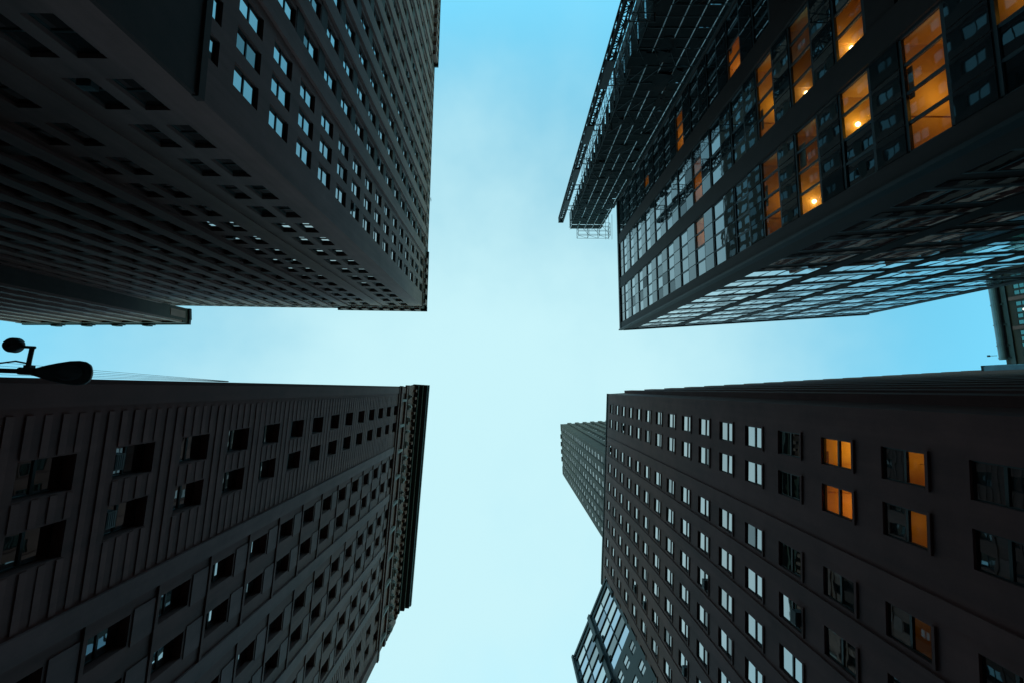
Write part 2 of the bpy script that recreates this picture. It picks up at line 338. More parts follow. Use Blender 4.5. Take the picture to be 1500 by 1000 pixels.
# ------------------------------------------------------------------ grey stone tower with windows in a ribbed grid (upper west of the crossing)
def grey_tower():
    A = (-14.0, -13.05)
    b = thing('office_tower', 'tall grey stone tower with ribbed facades and a three-column window grid at its corner', 'skyscraper', (*A, 0))
    B_ = (-12.7, -90.0); D = (-60.0, -13.75)
    fe = Facade(b, A, B_, 1); fs = Facade(b, A, D, -1)
    if fe.n.x < 0: fe = Facade(b, A, B_, -1)
    if fs.n.y < 0: fs = Facade(b, A, D, 1)
    H = 72.3 + E0
    hs = [29.55 + 3.41 * k + E0 for k in range(-6, 13)]
    W, HT, RC = 1.3, 2.2, 0.17
    ce = [2.85, 4.93, 6.98]; re = [10.65 + 3.5 * k for k in range(19)]
    cs = [2.62, 4.5, 8.66, 10.58]; rs = [13.72 + 2.95 * k for k in range(11)]
    spots, spots2, oe, os_ = [], [], [], []
    for c in ce + re:
        for z in hs:
            if z < 18.5 + E0: continue
            oe.append((c - W / 2, c + W / 2, z - HT / 2, z + HT / 2)); spots.append((fe, c, z, W, HT, ('e', c, z)))
    for c in cs + rs:
        for z in hs:
            if z < 14: continue
            w = 1.2
            os_.append((c - w / 2, c + w / 2, z - HT / 2, z + HT / 2)); spots2.append((fs, c, z, w, HT, ('s', c, z)))
    fe.wall('grey_stone', 0, H, oe, RC + 0.12); fs.wall('grey_stone', 0, H, os_, 0.4)
    sash_windows(b, spots, 'frame_dark', 'window_glass', RC, limit=180); sash_windows(b, spots2, 'frame_dark', 'window_glass', 0.21, limit=120)
    # ribs between the window columns, recessed dark spandrels below each window between ribs
    for k in range(len(re) + 1):
        s = re[0] - 1.75 + 3.5 * k
        if s > fe.len - 1: break
        fe.part('pier', 'grey_stone', s - 0.68, s + 0.68, -0.02, 0.22, 19.3 + E0, H - 0.4)
    for k in range(len(rs) + 1):
        s = rs[0] - 1.475 + 2.95 * k
        if s > fs.len - 1: break
        fs.part('pier', 'grey_stone', s - 0.6, s + 0.6, -0.02, 0.2, 8, H - 0.4)
    n_sp = []
    for f, cols, w in ((fe, re, 2.02), (fs, rs, 1.7)):
        for c in cols:
            for z in hs:
                zc = z + 3.41 / 2
                if zc > H - 1 or z < 18: continue
                n_sp.append((f.px(c, zc, 0.9), f, c, zc, w))
    n_sp.sort(key=lambda q: -q[0]); far = []; shared = {}
    for i, (q, f, c, zc, w) in enumerate(n_sp):
        if w not in shared:
            mb = MB(); mb.box((-w / 2, 0.004, -0.5), (w / 2, 0.03, 0.5)); shared[w] = mb.mesh('spandrel_panel', 'grey_spandrel')
        if i < 300 and q > 2: link('spandrel_panel', shared[w], b, f.M(c, 0, zc))
        else: far.append((shared[w], f.M(c, 0, zc), 0))
    join_stuff('spandrel_panel', far, b, ('grey_spandrel',))
    # groove between the window pairs of the narrow street side
    fs.part('pilaster_strip', 'grey_stone', 6.2, 6.9, 0, 0.1, 8, H - 0.5)
    # frieze: dark red-brown band, pale blocks, coping in three steps
    for f, zones in ((fe, ((0, 9.6, 0.42, 74.4), (9.6, 43.2, 0.1, 75.0), (43.2, 76.5, 0.75, 75.0))), (fs, ((0, 14.2, 0.45, 74.4), (14.2, 46.0, 0.12, 74.4)))):
        for s0, s1, out, top in zones:
            c0 = s0 - (out if s0 == 0 else 0)
            f.part('frieze', 'red_brown_frieze', s0 - (0.02 if s0 == 0 else 0), s1, -0.3, 0.02, H, top + E0 - 0.35)
            f.part('coping', 'dark_edge', c0, s1, -0.3, out, top + E0 - 0.35, top + E0)
            k = s0 + 0.5
            while k < s1 - 0.9:
                f.part('frieze_block', 'grey_stone', k, k + 0.8, 0.02, out * 0.8 + 0.1, H + 0.15, top + E0 - 0.4); k += 1.7
        f.part('string_course', 'grey_stone', -0.14, f.len - 1, 0, 0.14, H - 0.3, H - 0.02)
    fe.part('podium', 'podium_granite', -0.2, 70, 0, 0.22, 0, 18.9 + E0)
    fe.part('podium_ledge', 'podium_granite', -0.24, 70, 0, 0.32, 18.9 + E0, 19.3 + E0)
    plain(b, [B_, (-60, -90), (-60, -13.75)], 0, H, 'grey_stone'); roof(b, [A, B_, (-60, -90), (-60, -13.75)], H + 0.1)
    # unseen stepped-back storeys, added for the glass opposite to mirror
    up = MB(); up.box((-58 - A[0], -88 - A[1], H), (-21.5 - A[0], -24 - A[1], 108)); link('unseen_storeys', up.mesh('unseen_storeys', 'podium_granite'), b)
    ww = MB()
    for k in range(9):
        for j in range(24):
            y, z = -26 - 2.6 * j - A[1], H + 2 + 3.5 * k; ww.box((-21.52 - A[0], y - 0.75, z - 1.0), (-21.47 - A[0], y + 0.75, z + 1.0))
    o = link('unseen_window', ww.mesh('unseen_window', 'window_glass'), b); o['kind'] = 'stuff'  # unseen panes, added for their reflection in the curtain-wall tower
grey_tower()

# ------------------------------------------------------------------ neighbour farther west
def west_block():
    b = thing('office_block', 'dark ribbed block with a bracketed cornice beyond the grey tower', 'building', (-55.7, -11.5, 0))
    f = Facade(b, (-55.7, -11.5), (-84.0, -11.4), -1)
    if f.n.y < 0: f = Facade(b, (-55.7, -11.5), (-84.0, -11.4), 1)
    e = Facade(b, (-55.7, -11.5), (-55.9, -13.75), 1)
    if e.n.x < 0: e = Facade(b, (-55.7, -11.5), (-55.9, -13.75), -1)
    H = 78.4 + E0; op = []; spots = []
    for k in range(8):
        for j in range(20):
            s, z = 2.2 + 3.4 * k, 12 + 3.4 * j; op.append((s - 0.7, s + 0.7, z - 1.05, z + 1.05)); spots.append((f, s, z, 1.4, 2.1, (k, j)))
    f.wall('soot_brick', 0, H, op, 0.4); e.wall('grey_spandrel', 0, H, [], 0)
    sash_windows(b, spots, 'frame_dark', 'window_glass', 0.28)
    for k in range(9): f.part('pier', 'grey_stone', 0.1 + 3.4 * k, 0.9 + 3.4 * k, 0, 0.3, 0, H - 1.2)
    f.part('frieze', 'grey_spandrel', 0, f.len, -0.3, 0.34, H - 1.2, H); f.part('coping', 'dark_edge', -0.25, f.len + 0.2, -0.3, 0.5, H, H + 0.5)
    e.part('coping', 'dark_edge', 0.3, e.len, -0.3, 0.4, H, H + 0.5); e.part('corner_strip', 'grey_stone', 0.5, 1.7, 0, 0.08, H - 4, H - 0.6)
    for k in range(4):
        s = 6.8 + 5.2 * k
        for d, w, o in ((-0.75, 0.5, 0.62), (0, 1.0, 0.8), (0.75, 0.5, 0.62)): f.part('bracket', 'dark_edge', s + d - w / 2, s + d + w / 2, 0.5, o, H - 0.6, H + 0.45)
    plain(b, [(-84, -11.4), (-84, -40), (-61, -40)], 0, H, 'soot_brick'); roof(b, [(-55.7, -11.5), (-84, -11.4), (-84, -40), (-61, -40), (-61, -13.8), (-55.9, -13.8)], H + 0.2)
west_block()

# ------------------------------------------------------------------ sooty brick hotel with the deep cornice (lower west)
def cornice_block():
    A = (-15.1, -0.15); B_ = (-17.4, 35.0)
    b = thing('cornice_building', 'sooty brick block with banded corner bays and a deep bracketed cornice', 'building', (*A, 0))
    f = Facade(b, A, B_, 1)
    if f.n.x < 0: f = Facade(b, A, B_, -1)
    st = 3.58; hs = [26.26 + st * k + E0 for k in range(-5, 11)]; H = 68.0 + E0
    W, HT, RC = 1.25, 1.95, 0.42
    band = [3.05, 5.3, 29.5, 31.8]; mid = [10.1, 12.55, 16.6, 19.05, 23.1, 25.55]
    op, spots = [], []
    for c in band + mid:
        for z in hs:
            op.append((c - W / 2, c + W / 2, z - HT / 2, z + HT / 2)); spots.append((f, c, z, W, HT, (c, z)))
    f.wall('soot_brick', 0, H, op, RC + 0.12); sash_windows(b, spots, 'frame_dark', 'window_glass', RC, jitter=0.25)
    # banded courses of the two end bays: each course one piece, broken by the windows
    pitch = st / 6; low = hs[0] - HT / 2 - pitch * 3; nrow = int((63.0 + E0 - low) / pitch)
    for (a, c_, wins) in ((1.0, 7.85, band[:2]), (27.3, 33.6, band[2:])):
        for r in range(nrow):
            z0 = low + r * pitch; z1 = z0 + pitch * 0.42; x = a
            zc = (z0 + z1) / 2; ends = []
            hit = any(z - HT / 2 - 0.05 < zc < z + HT / 2 + 0.05 for z in hs)
            for c in (wins if hit else []):
                ends.append((x, c - W / 2 - 0.06)); x = c + W / 2 + 0.06
            for x0, x1 in ends + [(x, c_)]:
                if f.px((x0 + x1) / 2, zc, 0.5) > 0: f.part('stone_course', 'soot_course', x0, x1, -0.02, 0.022 + random.uniform(0, 0.02), z0, z1)
    # smooth middle: spandrel panels between string courses
    for z in hs:
        f.part('string_course', 'soot_brick', 8.05, 27.1, 0, 0.1, z - HT / 2 - 0.28, z - HT / 2 - 0.1)
        for c in mid: f.part('spandrel_panel', 'soot_panel', c - 0.75, c + 0.75, -0.02, 0.05, z + HT / 2 + 0.14, z + st - HT / 2 - 0.35)
    for c in (8.4, 14.55, 21.05, 27.0): f.part('pilaster_strip', 'soot_panel', c - 0.45, c + 0.45, 0, 0.12, 10, 62.5 + E0)
    f.part('corner_pier', 'soot_brick', -0.02, 0.75, -0.2, 0.12, 0, 73 + E0); f.part('corner_pier', 'soot_brick', 33.8, f.len, -0.2, 0.3, 0, 63 + E0)
    # attic storey: belt course, short columns, carved blocks, frieze, brackets, great cornice
    f.part('belt_cornice', 'soot_brick', -0.28, f.len + 0.3, 0, 0.4, 63.1 + E0, 63.7 + E0); f.part('belt_course', 'soot_brick', -0.15, f.len + 0.2, 0, 0.2, 62.6 + E0, 63.1 + E0)
    s = 1.6
    while s < 34:
        f.part('attic_column', 'carved_stone', s, s + 0.32, 0.05, 0.4, 63.7 + E0, 66.6 + E0); s += 3.55
    f.part('attic_band', 'soot_brick', -0.34, f.len + 0.2, 0, 0.3, 66.6 + E0, 67.3 + E0)
    s = 0.9; i = 0
    while s < 34.5:
        h = random.uniform(0.5, 1.9); mb = MB(); w = random.uniform(0.5, 1.3)
        f.box(mb, s, s + w, 0, 0.4, 67.6 + E0, 67.6 + h + E0); f.box(mb, s + 0.1, s + w - 0.1, 0.4, 0.62, 67.75 + E0, 67.5 + h + E0)
        f.box(mb, s + 0.2, s + w * 0.6, 0.62, 0.8, 67.9 + E0, 67.6 + h * 0.7 + E0)
        link('carved_block', mb.mesh('carved_block', 'carved_stone'), b); s += w + random.uniform(0.5, 1.1); i += 1
    f.part('frieze', 'soot_brick', -0.4, f.len + 0.2, -0.3, 0.25, 68 + E0, 73 + E0)
    f.part('cornice_step', 'dark_edge', -0.46, f.len - 1.6, -0.3, 0.85, 71.9 + E0, 72.5 + E0); f.part('cornice_step', 'dark_edge', -0.468, f.len - 1.8, -0.3, 1.45, 72.5 + E0, 73.0 + E0)
    s = 0.2
    while s < 34.0:
        f.part('bracket', 'soot_brick', s, s + 0.4, 0.25, 0.7, 71.0 + E0, 71.9 + E0); s += 1.15
    f.part('cornice', 'dark_edge', -0.55, f.len - 2.0, -0.3, 2.05, 73 + E0, 73.6 + E0); f.part('cornice_edge', 'dark_edge', -0.6, f.len - 2.0, -0.3, 2.2, 73.6 + E0, 74.2 + E0)
    plain(b, [A, (-80, -0.25), (-80, 35), B_], 0, H, 'soot_brick'); roof(b, [A, (-80, -0.25), (-80, 35), B_], 72 + E0)
cornice_block()

# ------------------------------------------------------------------ brown brick block with paired sashes (lower east)
def brown_block():
    A = (14.8, 0.8); B_ = (13.36, 28.0); D = (72.0, -2.48)
    b = thing('brick_office_block', 'brown brick block with a regular grid of sash windows, two of them lit orange', 'building', (*A, 0))
    f = Facade(b, A, B_, 1)
    if f.n.x > 0: f = Facade(b, A, B_, -1)
    g = Facade(b, A, D, 1)
    if g.n.y > 0: g = Facade(b, A, D, -1)
    st = 3.48; hs = [27.75 + st * k + E0 for k in range(-5, 12)]; H = 68.6 + E0
    cols = [2.08, 4.2] + [7.9 + 2.57 * k for k in range(8)]; W, HT, RC = 1.24, 1.97, 0.1
    op, spots, lit = [], [], {}
    for ci, c in enumerate(cols):
        for k, z in enumerate(hs):
            op.append((c - W / 2, c + W / 2, z - HT / 2, z + HT / 2)); spots.append((f, c, z, W, HT, (ci, k)))
    lit = {(0, 3): [0, 1, 26], (1, 3): [0, 1, 20], (0, 2): [1, 0.5, 11], (1, 2): [1, 5], (2, 2): [1, 1.2]}
    f.wall('brown_brick', 0, H, op, RC + 0.12); sash_windows(b, spots, 'frame_dark', 'window_glass', RC, jitter=0.3, lit=lit)
    # plain piers between the columns stand slightly proud beyond the corner bay
    for k in range(8):
        s = 7.9 + 2.57 * k - 1.285
        f.part('pier', 'brown_pier', s - 0.42, s + 0.3, 0, 0.07, 0, H - 0.6)
    # sills
    sm = MB(); sm.box((-W / 2 - 0.08, 0.0, -0.06), (W / 2 + 0.08, 0.07, 0.06)); sm = sm.mesh('sill', 'brown_pier')
    for q, s, z, w, h, key in spots: link('sill', sm, b, f.M(s, 0.003, z - h / 2 - 0.06))
    f.part('coping', 'tower_stone', -0.1, f.len, -0.3, 0.1, H, H + 0.5)
    # ribbed narrow-street side
    opn, spn = [], []
    ribs = [3.1 + 3.02 * k for k in range(18)]
    for k in range(17):
        c = ribs[k] + 1.51
        for z in hs:
            opn.append((c - 0.6, c + 0.6, z - 1, z + 1)); spn.append((g, c, z, 1.2, 2.0, (9, 9)))
    g.wall('brown_brick', 0, H, opn, 0.3)
    _b2 = b
    for s in ribs: g.part('pier', 'brown_pier', s - 0.55, s + 0.55, 0, 0.42, 0, H + 0.25)
    g.part('coping', 'tower_stone', 0, g.len, -0.3, 0.06, H, H + 0.25)
    far = []
    for q, s, z, w, h, key in spn:
        fr, pn, cl = sash_meshes(w, h, 'frame_dark', 'window_glass'); mw = g.M(s, -0.18, z); far += [(fr, mw, 0)] + [(p, mw, 1) for p in pn]
    join_stuff('window', far, b, ('frame_dark', 'window_glass'))
    plain(b, [B_, (72, 28)], 0, H, 'brown_brick'); plain(b, [(72, 28), D], 0, H, 'brown_brick'); roof(b, [A, B_, (72, 28), D], H)
brown_block()

def ribbed_tower():
    A = (15.5, 10.5); B_ = (16.0, 25.2); D = (40, 9.0)
    b = thing('ribbed_tower', 'slender ribbed tower rising behind the roof of the brown brick block', 'skyscraper', (*A, 0))
    f = Facade(b, A, B_, 1)
    if f.n.x > 0: f = Facade(b, A, B_, -1)
    g = Facade(b, A, D, 1)
    if g.n.y > 0: g = Facade(b, A, D, -1)
    z0, H = 64 + E0, 138.2 + E0; hs = [72 + 2.95 * k + E0 for k in range(22)]
    op, og, spots = [], [], []
    cols = [1.25] + [3.3 + 2.05 * k for k in range(5)] + [13.4]; W, HT = 1.0, 1.7
    for c in cols:
        for z in hs: op.append((c - W / 2, c + W / 2, z - HT / 2, z + HT / 2)); spots.append((f, c, z, W, HT, (c, z)))
    gc = [3.6 + 2.3 * k for k in range(8)]
    for c in gc:
        for z in hs: og.append((c - W / 2, c + W / 2, z - HT / 2, z + HT / 2)); spots.append((g, c, z, W, HT, (c, z)))
    f.wall('tower_stone', z0, H, op, 0.3); g.wall('tower_stone', z0, H, og, 0.3); sash_windows(b, spots, 'frame_dark', 'window_glass', 0.02)
    for k in range(6):
        s = 2.28 + 2.05 * k; f.part('pier', 'tower_stone', s - 0.42, s + 0.42, 0, 0.12, z0, H - 0.3)
    for k in range(9):
        s = gc[0] - 1.15 + 2.3 * k; g.part('pier', 'tower_stone', s - 0.5, s + 0.5, 0, 0.25, z0, H + 0.4)
    f.part('coping', 'tower_stone', 0, 2.0, -0.3, 0.12, H, H + 0.5); f.part('coping', 'tower_stone', 2.0, 12.4, -0.3, 0.02, H, H + 0.2); f.part('coping', 'tower_stone', 12.4, f.len, -0.3, 0.12, H, H + 0.5)
    for k in range(4): f.part('crest_block', 'tower_stone', 3.0 + 2.2 * k, 4.3 + 2.2 * k, 0.02, 0.3, H - 0.1, H + 0.5)
    plain(b, [B_, (40, 25.2), D], z0, H, 'tower_stone'); roof(b, [A, B_, (40, 25.2), D], H)
ribbed_tower()

def glass_block():
    A = (13.45, 26.3); B_ = (8.84, 36.6)
    b = thing('glass_building', 'slanted glass building with banded blue glazing beside the brown brick block', 'building', (*A, 0))
    f = Facade(b, A, B_, 1)
    if f.n.x > 0: f = Facade(b, A, B_, -1)
    H = 66 + E0; s_mid = 5.6
    op = [(0.4, 5.0, 53.3 + E0, 65.2 + E0), (6.2, 11.0, 20 + E0, 65.2 + E0)]
    for c in (1.0, 2.6, 4.2):
        for k in range(8): z = 51.2 + E0 - 3.5 * k; op.append((c - 0.45, c + 0.45, z - 0.8, z + 0.8))
    f.wall('black_metal', 0, H, op, 0.2)
    for c in (1.0, 2.6, 4.2):
        for k in range(8):
            fr, pn, cl = sash_meshes(0.9, 1.6, 'frame_dark', 'window_glass'); z = 51.2 + E0 - 3.5 * k; o = link('window', fr, b, f.M(c, -0.05, z))
            for p in pn: link('pane', p, o, tilt(0.3))
    def bay(s0, s1, z0, z1, n):
        st = (z1 - z0) / round((z1 - z0) / 2.1); k = 0; z = z1
        while z - st > z0 - 0.01:
            zb = max(z - st, z0); w = (s1 - s0) / n
            o = link('window', None, b, f.M((s0 + s1) / 2, -0.06, (z + zb) / 2)); hh = z - zb; ww = s1 - s0
            mb = MB(); mb.box((-ww / 2, -0.1, -hh / 2), (ww / 2, 0.05, -hh / 2 + 0.06))
            for i in range(n + 1): x = -ww / 2 + i * w; mb.box((x - 0.018, -0.1, -hh / 2 + 0.06), (x + 0.018, 0.02, hh / 2))
            link('mullion_grid', mb.mesh('mullion_grid', 'frame_grey'), o)
            for i in range(n):
                mb = MB(); x = -ww / 2 + i * w; mb.box((x + 0.018, -0.09, -hh / 2 + 0.06), (x + w - 0.018, -0.075, hh / 2))
                link('pane', mb.mesh('pane', 'blue_glass' if (k % 2) else 'south_glass'), o, tilt(0.12))
            z = zb; k += 1
    bay(0.4, 5.0, 53.3 + E0, 65.2 + E0, 2); bay(6.2, 11.0, 20 + E0, 65.2 + E0, 2)
    f.part('corner_pier', 'black_metal', 5.3, 5.9, 0, 0.3, 0, H + 0.6); f.part('corner_pier', 'black_metal', 11.05, f.len + 0.1, 0, 0.3, 0, H + 0.6)
    for k in range(8): f.part('bracket', 'black_metal', 5.1, 6.1, 0.3, 0.5, 30 + 4.4 * k + E0, 30.8 + 4.4 * k + E0)
    f.part('coping', 'black_metal', 0, 5.3, -0.3, 0.12, H, H + 0.5); f.part('coping', 'black_metal', 5.9, 11, -0.3, 0.12, H, H + 0.5)
    plain(b, [B_, (30, 45), (30, 29), (13.45, 28.4)], 0, H, 'black_metal'); roof(b, [A, B_, (30, 45), (30, 29)], H)
glass_block()

# ------------------------------------------------------------------ black curtain-wall tower with lit offices (upper east)
def curtain_tower():
    A = (15.3, -8.0); B_ = (15.25, -46.0); D = (49.2, -10.15)
    b = thing('curtain_wall_tower', 'black glazed tower with dark piers and warm lit offices beside the scaffold', 'skyscraper', (*A, 0))
    f = Facade(b, A, B_, 1)
    if f.n.x > 0: f = Facade(b, A, B_, -1)
    g = Facade(b, A, D, 1)
    if g.n.y < 0: g = Facade(b, A, D, -1)
    st = 3.3; nf = 17; gz = [14.75 + st * k + E0 for k in range(-3, 14)]; ks = list(range(-3, 14)); H = 61.2 + E0
    PW = 1.165
    LIT = {(0, 0): ([0, 1, 2, 3], 25, False), (0, -1): ([2, 3], 10, False), (0, 1): ([2, 3], 22, True), (0, 2): ([0, 1, 2, 3], 19, True), (0, 3): ([0, 1, 2, 3], 12, False),
           (1, 1): ([0, 1], 22, True), (1, 2): ([0, 1, 2, 3], 9, True), (1, 3): ([0, 1, 2, 3], 24, False), (2, 4): ([0, 1], 26, False), (0, 6): ([2, 3], 14, False),
           (1, 6): ([0, 1, 2], 16, False), (2, 7): ([0, 1, 2], 26, False), (2, 10): ([1], 14, False), (3, 8): ([1, 2], 14, False)}
    LITS = {(2, 0): ([1], 6, False), (3, 0): ([1, 2], 10, False), (2, 1): ([0], 4, False)}
    pan, panels = {}, []
    def meshes(w, gm, GH):
        if (w, gm) not in pan:
            mb = MB(); mb.box((-w / 2 + 0.05, -0.02, -GH / 2 + 0.06), (w / 2 - 0.05, 0.0, GH / 2 - 0.06)); pan[(w, gm)] = mb.mesh('pane', gm)
        return pan[(w, gm)]
    def frame(w, n, GH, pr):
        if ('f', w) not in pan:
            mb = MB(); W = w * n
            for i in range(n + 1):
                x = -W / 2 + i * w; mb.box((x - 0.06, -0.06, -GH / 2), (x + 0.06, pr, GH / 2))
            mb.box((-W / 2 + 0.06, -0.06, -GH / 2 - 0.09), (W / 2 - 0.06, pr * 1.4, -GH / 2 + 0.06)); mb.box((-W / 2 + 0.06, -0.06, GH / 2 - 0.06), (W / 2 - 0.06, pr * 1.4, GH / 2 + 0.06))
            pan[('f', w)] = mb.mesh('window', 'frame_grey')
        return pan[('f', w)]
    def side(fc, starts, w, lit, GH, rec, pr, gm='curtain_glass'):
        op = []
        for gi, s0 in enumerate(starts):
            W = w * 4; c = s0 + W / 2
            for k, z in zip(ks, gz):
                zc = z + GH / 2; op.append((s0, s0 + W, z - 0.085, z + GH + 0.055))
                if fc.px(c, zc, 1.5) < 2: continue
                o = link('window', frame(w, 4, GH, pr), b, fc.M(c, -rec, zc)); on, pw, glow = lit.get((gi, k), ([], 0, False))
                for i in range(4):
                    # pane 0 is the one nearest the corner
                    x = (-1.5 + i) * w * (1 if fc.d.dot(fc.u) > 0 else -1)
                    mw = Matrix.Translation((x, 0, 0)) @ (Matrix.Identity(4) if i in on else tilt(0.2 if fc is f else 0.5))
                    link('pane', meshes(w, 'clear_glass' if i in on else gm, GH), o, mw)
                if on:
                    sg = 1 if fc.d.dot(fc.u) > 0 else -1
                    room(o, W - 0.1, -GH / 2 - 0.95, GH / 2 + 0.2, 3.6, ((-1.5 + on[0] + 0.3) * w * sg, -0.85) if glow else (((on[0] + on[-1]) / 2 - 1.5) * w * sg, -1.25), pw, y0=-0.1, glow=glow)
                # two sub-rows of spandrel panels between this floor's glass and the next
                for i in range(4):
                    x = s0 + (i + 0.5) * w; panels.append((fc.px(x, z + GH + 0.8, 0.7), fc, x, z + GH + (st - GH) / 2, w, GH))
        fc.wall('curtain_pier', 0, H, op, 0.16)
    side(f, [0.95 + 6.15 * k for k in range(6)], PW, LIT, 1.72, 0.07, 0.05)
    side(g, [1.9 + 6.3 * k for k in range(5)], 1.25, LITS, 1.75, 0.02, 0.012, 'south_glass')
    panels.sort(key=lambda q: -q[0]); far = []; sm = {}
    for i, (q, fc, x, z, w, GH) in enumerate(panels):
        if w not in sm:
            hh = st - GH - 0.2; mb = MB(); lo = -hh / 2 if fc is f else -0.2
            mb.box((-w / 2 + 0.035, 0.004, lo), (w / 2 - 0.035, 0.03, hh / 2 if fc is f else 0.35)); sm[w] = mb.mesh('spandrel_panel', 'spandrel_glass')
        mw = fc.M(x, 0, z) @ tilt(0.15)
        if i < 300: link('spandrel_panel', sm[w], b, mw)
        else: far.append((sm[w], mw, 0))
    join_stuff('spandrel_panel', far, b, ('spandrel_glass',))
    for fc, starts, w in ((f, [0.95 + 6.15 * k for k in range(6)], PW), (g, [1.9 + 6.3 * k for k in range(5)], 1.25)):
        last = -0.02
        for s0 in starts + [fc.len]:
            fc.part('pier', 'curtain_pier', last + 0.06, s0 - 0.06, 0, 0.12 if fc is f else 0.03, 0, H); last = s0 + 4 * w
            if s0 >= fc.len: break
    f.part('corner_fin', 'black_metal', -0.1, 0.06, -0.2, 0.3, 0, H + 0.7); f.part('coping', 'black_metal', 0.06, f.len, -0.3, 0.2, H, H + 0.6); g.part('coping', 'black_metal', 0.3, g.len, -0.3, 0.14, H, H + 0.6)
    plain(b, [B_, (49.2, -46), D], 0, H, 'black_metal'); roof(b, [A, B_, (49.2, -46), D], H + 0.2)
curtain_tower()

# ------------------------------------------------------------------ scaffold and hoist mast on the far side of the curtain-wall tower
def scaffold():
    X0, X1, Y0, Y1 = 9.9, 14.7, -26.0, -28.4; top = 72.0 + E0
    b = thing('scaffold', 'tall dark scaffold wrapped in netting with bright upright poles', 'scaffold', (X0, Y1, 0))
    L_ = lambda x, y, z: (x - X0, y - Y1, z)
    nx = 5; xs = [X0 + (X1 - X0) * i / (nx - 1) for i in range(nx)]
    lv = [6 + 2.0 * k for k in range(34)]
    for i, x in enumerate(xs):
        for y in (Y0, Y1):
            mb = MB(); mb.tube(L_(x, y, 0), L_(x, y, top), 0.045, 6); link('standard', mb.mesh('standard', 'galvanised' if (y == Y0 and i in (1, 2, 3, 4)) else 'scaffold_tube'), b)
    dm = MB(); dm.box((0.05, 0.06, -0.04), (X1 - X0 - 0.05, Y0 - Y1 - 0.06, 0.04)); dm = dm.mesh('deck', 'scaffold_plank')
    lm = MB()
    for y in (0, Y0 - Y1): lm.tube((-0.3, y + 0.05, 0), (X1 - X0 + 0.3, y + 0.05, 0), 0.025, 5); lm.tube((-0.3, y + 0.05, 1.0), (X1 - X0 + 0.3, y + 0.05, 1.0), 0.022, 5)
    for i in range(nx): lm.tube((xs[i] - X0 + 0.05, -0.3, -0.06), (xs[i] - X0 + 0.05, Y0 - Y1 + 0.3, -0.06), 0.022, 5)
    lm = lm.mesh('ledger', 'scaffold_tube')
    br = MB()
    for i in range(0, nx - 1): br.tube((xs[i] - X0, Y0 - Y1 + 0.09, 0), (xs[i + 1] - X0, Y0 - Y1 + 0.09, 2.0), 0.02, 5)
    br = br.mesh('brace', 'scaffold_tube')
    nm = MB()
    nm.box((0.1, Y0 - Y1 - 0.03, 0.05), (X1 - X0 + 0.35, Y0 - Y1 - 0.015, 1.9)); nm.box((-0.06, 0, 0.05), (-0.045, Y0 - Y1, 1.5))
    nm = nm.mesh('netting', 'netting')
    for k, z in enumerate(lv):
        if z > top - 0.5: break
        link('deck', dm, b, Matrix.Translation((0, 0, z))); link('ledger', lm, b, Matrix.Translation((0, 0, z)))
        if random.random() < 0.7: link('brace', br, b, Matrix.Translation((0, 0, z)) if k % 2 == 0 else Matrix.Translation((X1 - X0, 0, z)) @ Matrix.Scale(-1, 4, (1, 0, 0)))
        link('netting', nm, b, Matrix.Translation((random.uniform(-0.03, 0.03), random.uniform(-0.03, 0.03), z)) @ Matrix.Rotation(R(random.uniform(-0.8, 0.8)), 4, 'X'))
    # open outrigger frames towards the mast: the lattice the sky shows through
    om = MB(); d = 0.95
    for y in (0.2, Y0 - Y1 - 0.2):
        om.tube((-d, y, 0), (0, y, 0), 0.022, 5); om.tube((-d, y, 0), (-d, y, 2), 0.022, 5); om.tube((-d, y, 0), (0, y, 2), 0.018, 5); om.tube((-d, y, 2), (0, y, 0), 0.018, 5)
    om.tube((-d, 0.2, 0), (-d, Y0 - Y1 - 0.2, 0), 0.022, 5); om.tube((-d, 0.2, 0), (-d, Y0 - Y1 - 0.2, 2), 0.018, 5); om.tube((-d, 0.2, 1), (-d, Y0 - Y1 - 0.2, 1), 0.02, 5); om.tube((-d / 2, 0.2, 1), (-d / 2, Y0 - Y1 - 0.2, 0), 0.018, 5)
    om = om.mesh('outrigger', 'scaffold_tube')
    for z in lv:
        if z < 56: link('outrigger', om, b, Matrix.Translation((0, 0, z)))
    # open lattice platform cantilevered at the top
    pm = MB(); zt = top - 1.6; x0, x1, y0, y1, h = 1.1, 6.2, Y0 - Y1 - 0.3, Y0 - Y1 + 1.75, 1.5
    px = [x0 + (x1 - x0) * i / 3 for i in range(4)]; py = [y0 + (y1 - y0) * i / 3 for i in range(4)]
    for z in (zt, zt + h):
        for x in px: pm.tube((x, y0, z), (x, y1, z), 0.035, 5)
        for y in py: pm.tube((x0, y, z), (x1, y, z), 0.03, 5)
    for x in px:
        for y in py: pm.tube((x, y, zt), (x, y, zt + h), 0.03, 5)
    for i in range(3): pm.tube((px[i], y1, zt), (px[i + 1], y1, zt + h), 0.028, 5); pm.tube((px[i], y0, zt), (px[i + 1], y1, zt), 0.028, 5)
    link('top_platform', pm.mesh('top_platform', 'scaffold_tube'), b)
    for x in (4.6, 5.1, 5.6):
        mb = MB(); mb.tube((x, y0 + 0.2, zt - 4), (x + 0.9, y1 + 0.6, zt + 0.2), 0.03, 5); link('raker', mb.mesh('raker', 'scaffold_tube'), b)
    # tangle of loose poles and hanging sheeting
    cl = MB(); rg = random.Random(3)
    for k in range(110):
        z = rg.uniform(20, 71); x = rg.uniform(-0.6, X1 - X0 + 0.3); y = rg.uniform(0.2, Y0 - Y1 + 0.35); L = rg.uniform(0.8, 2.6)
        cl.tube((x, y, z), (x + rg.uniform(-1, 1) * L * 0.5, y + rg.uniform(-0.3, 0.3), z + rg.uniform(-0.3, 1) * L), 0.022, 5)
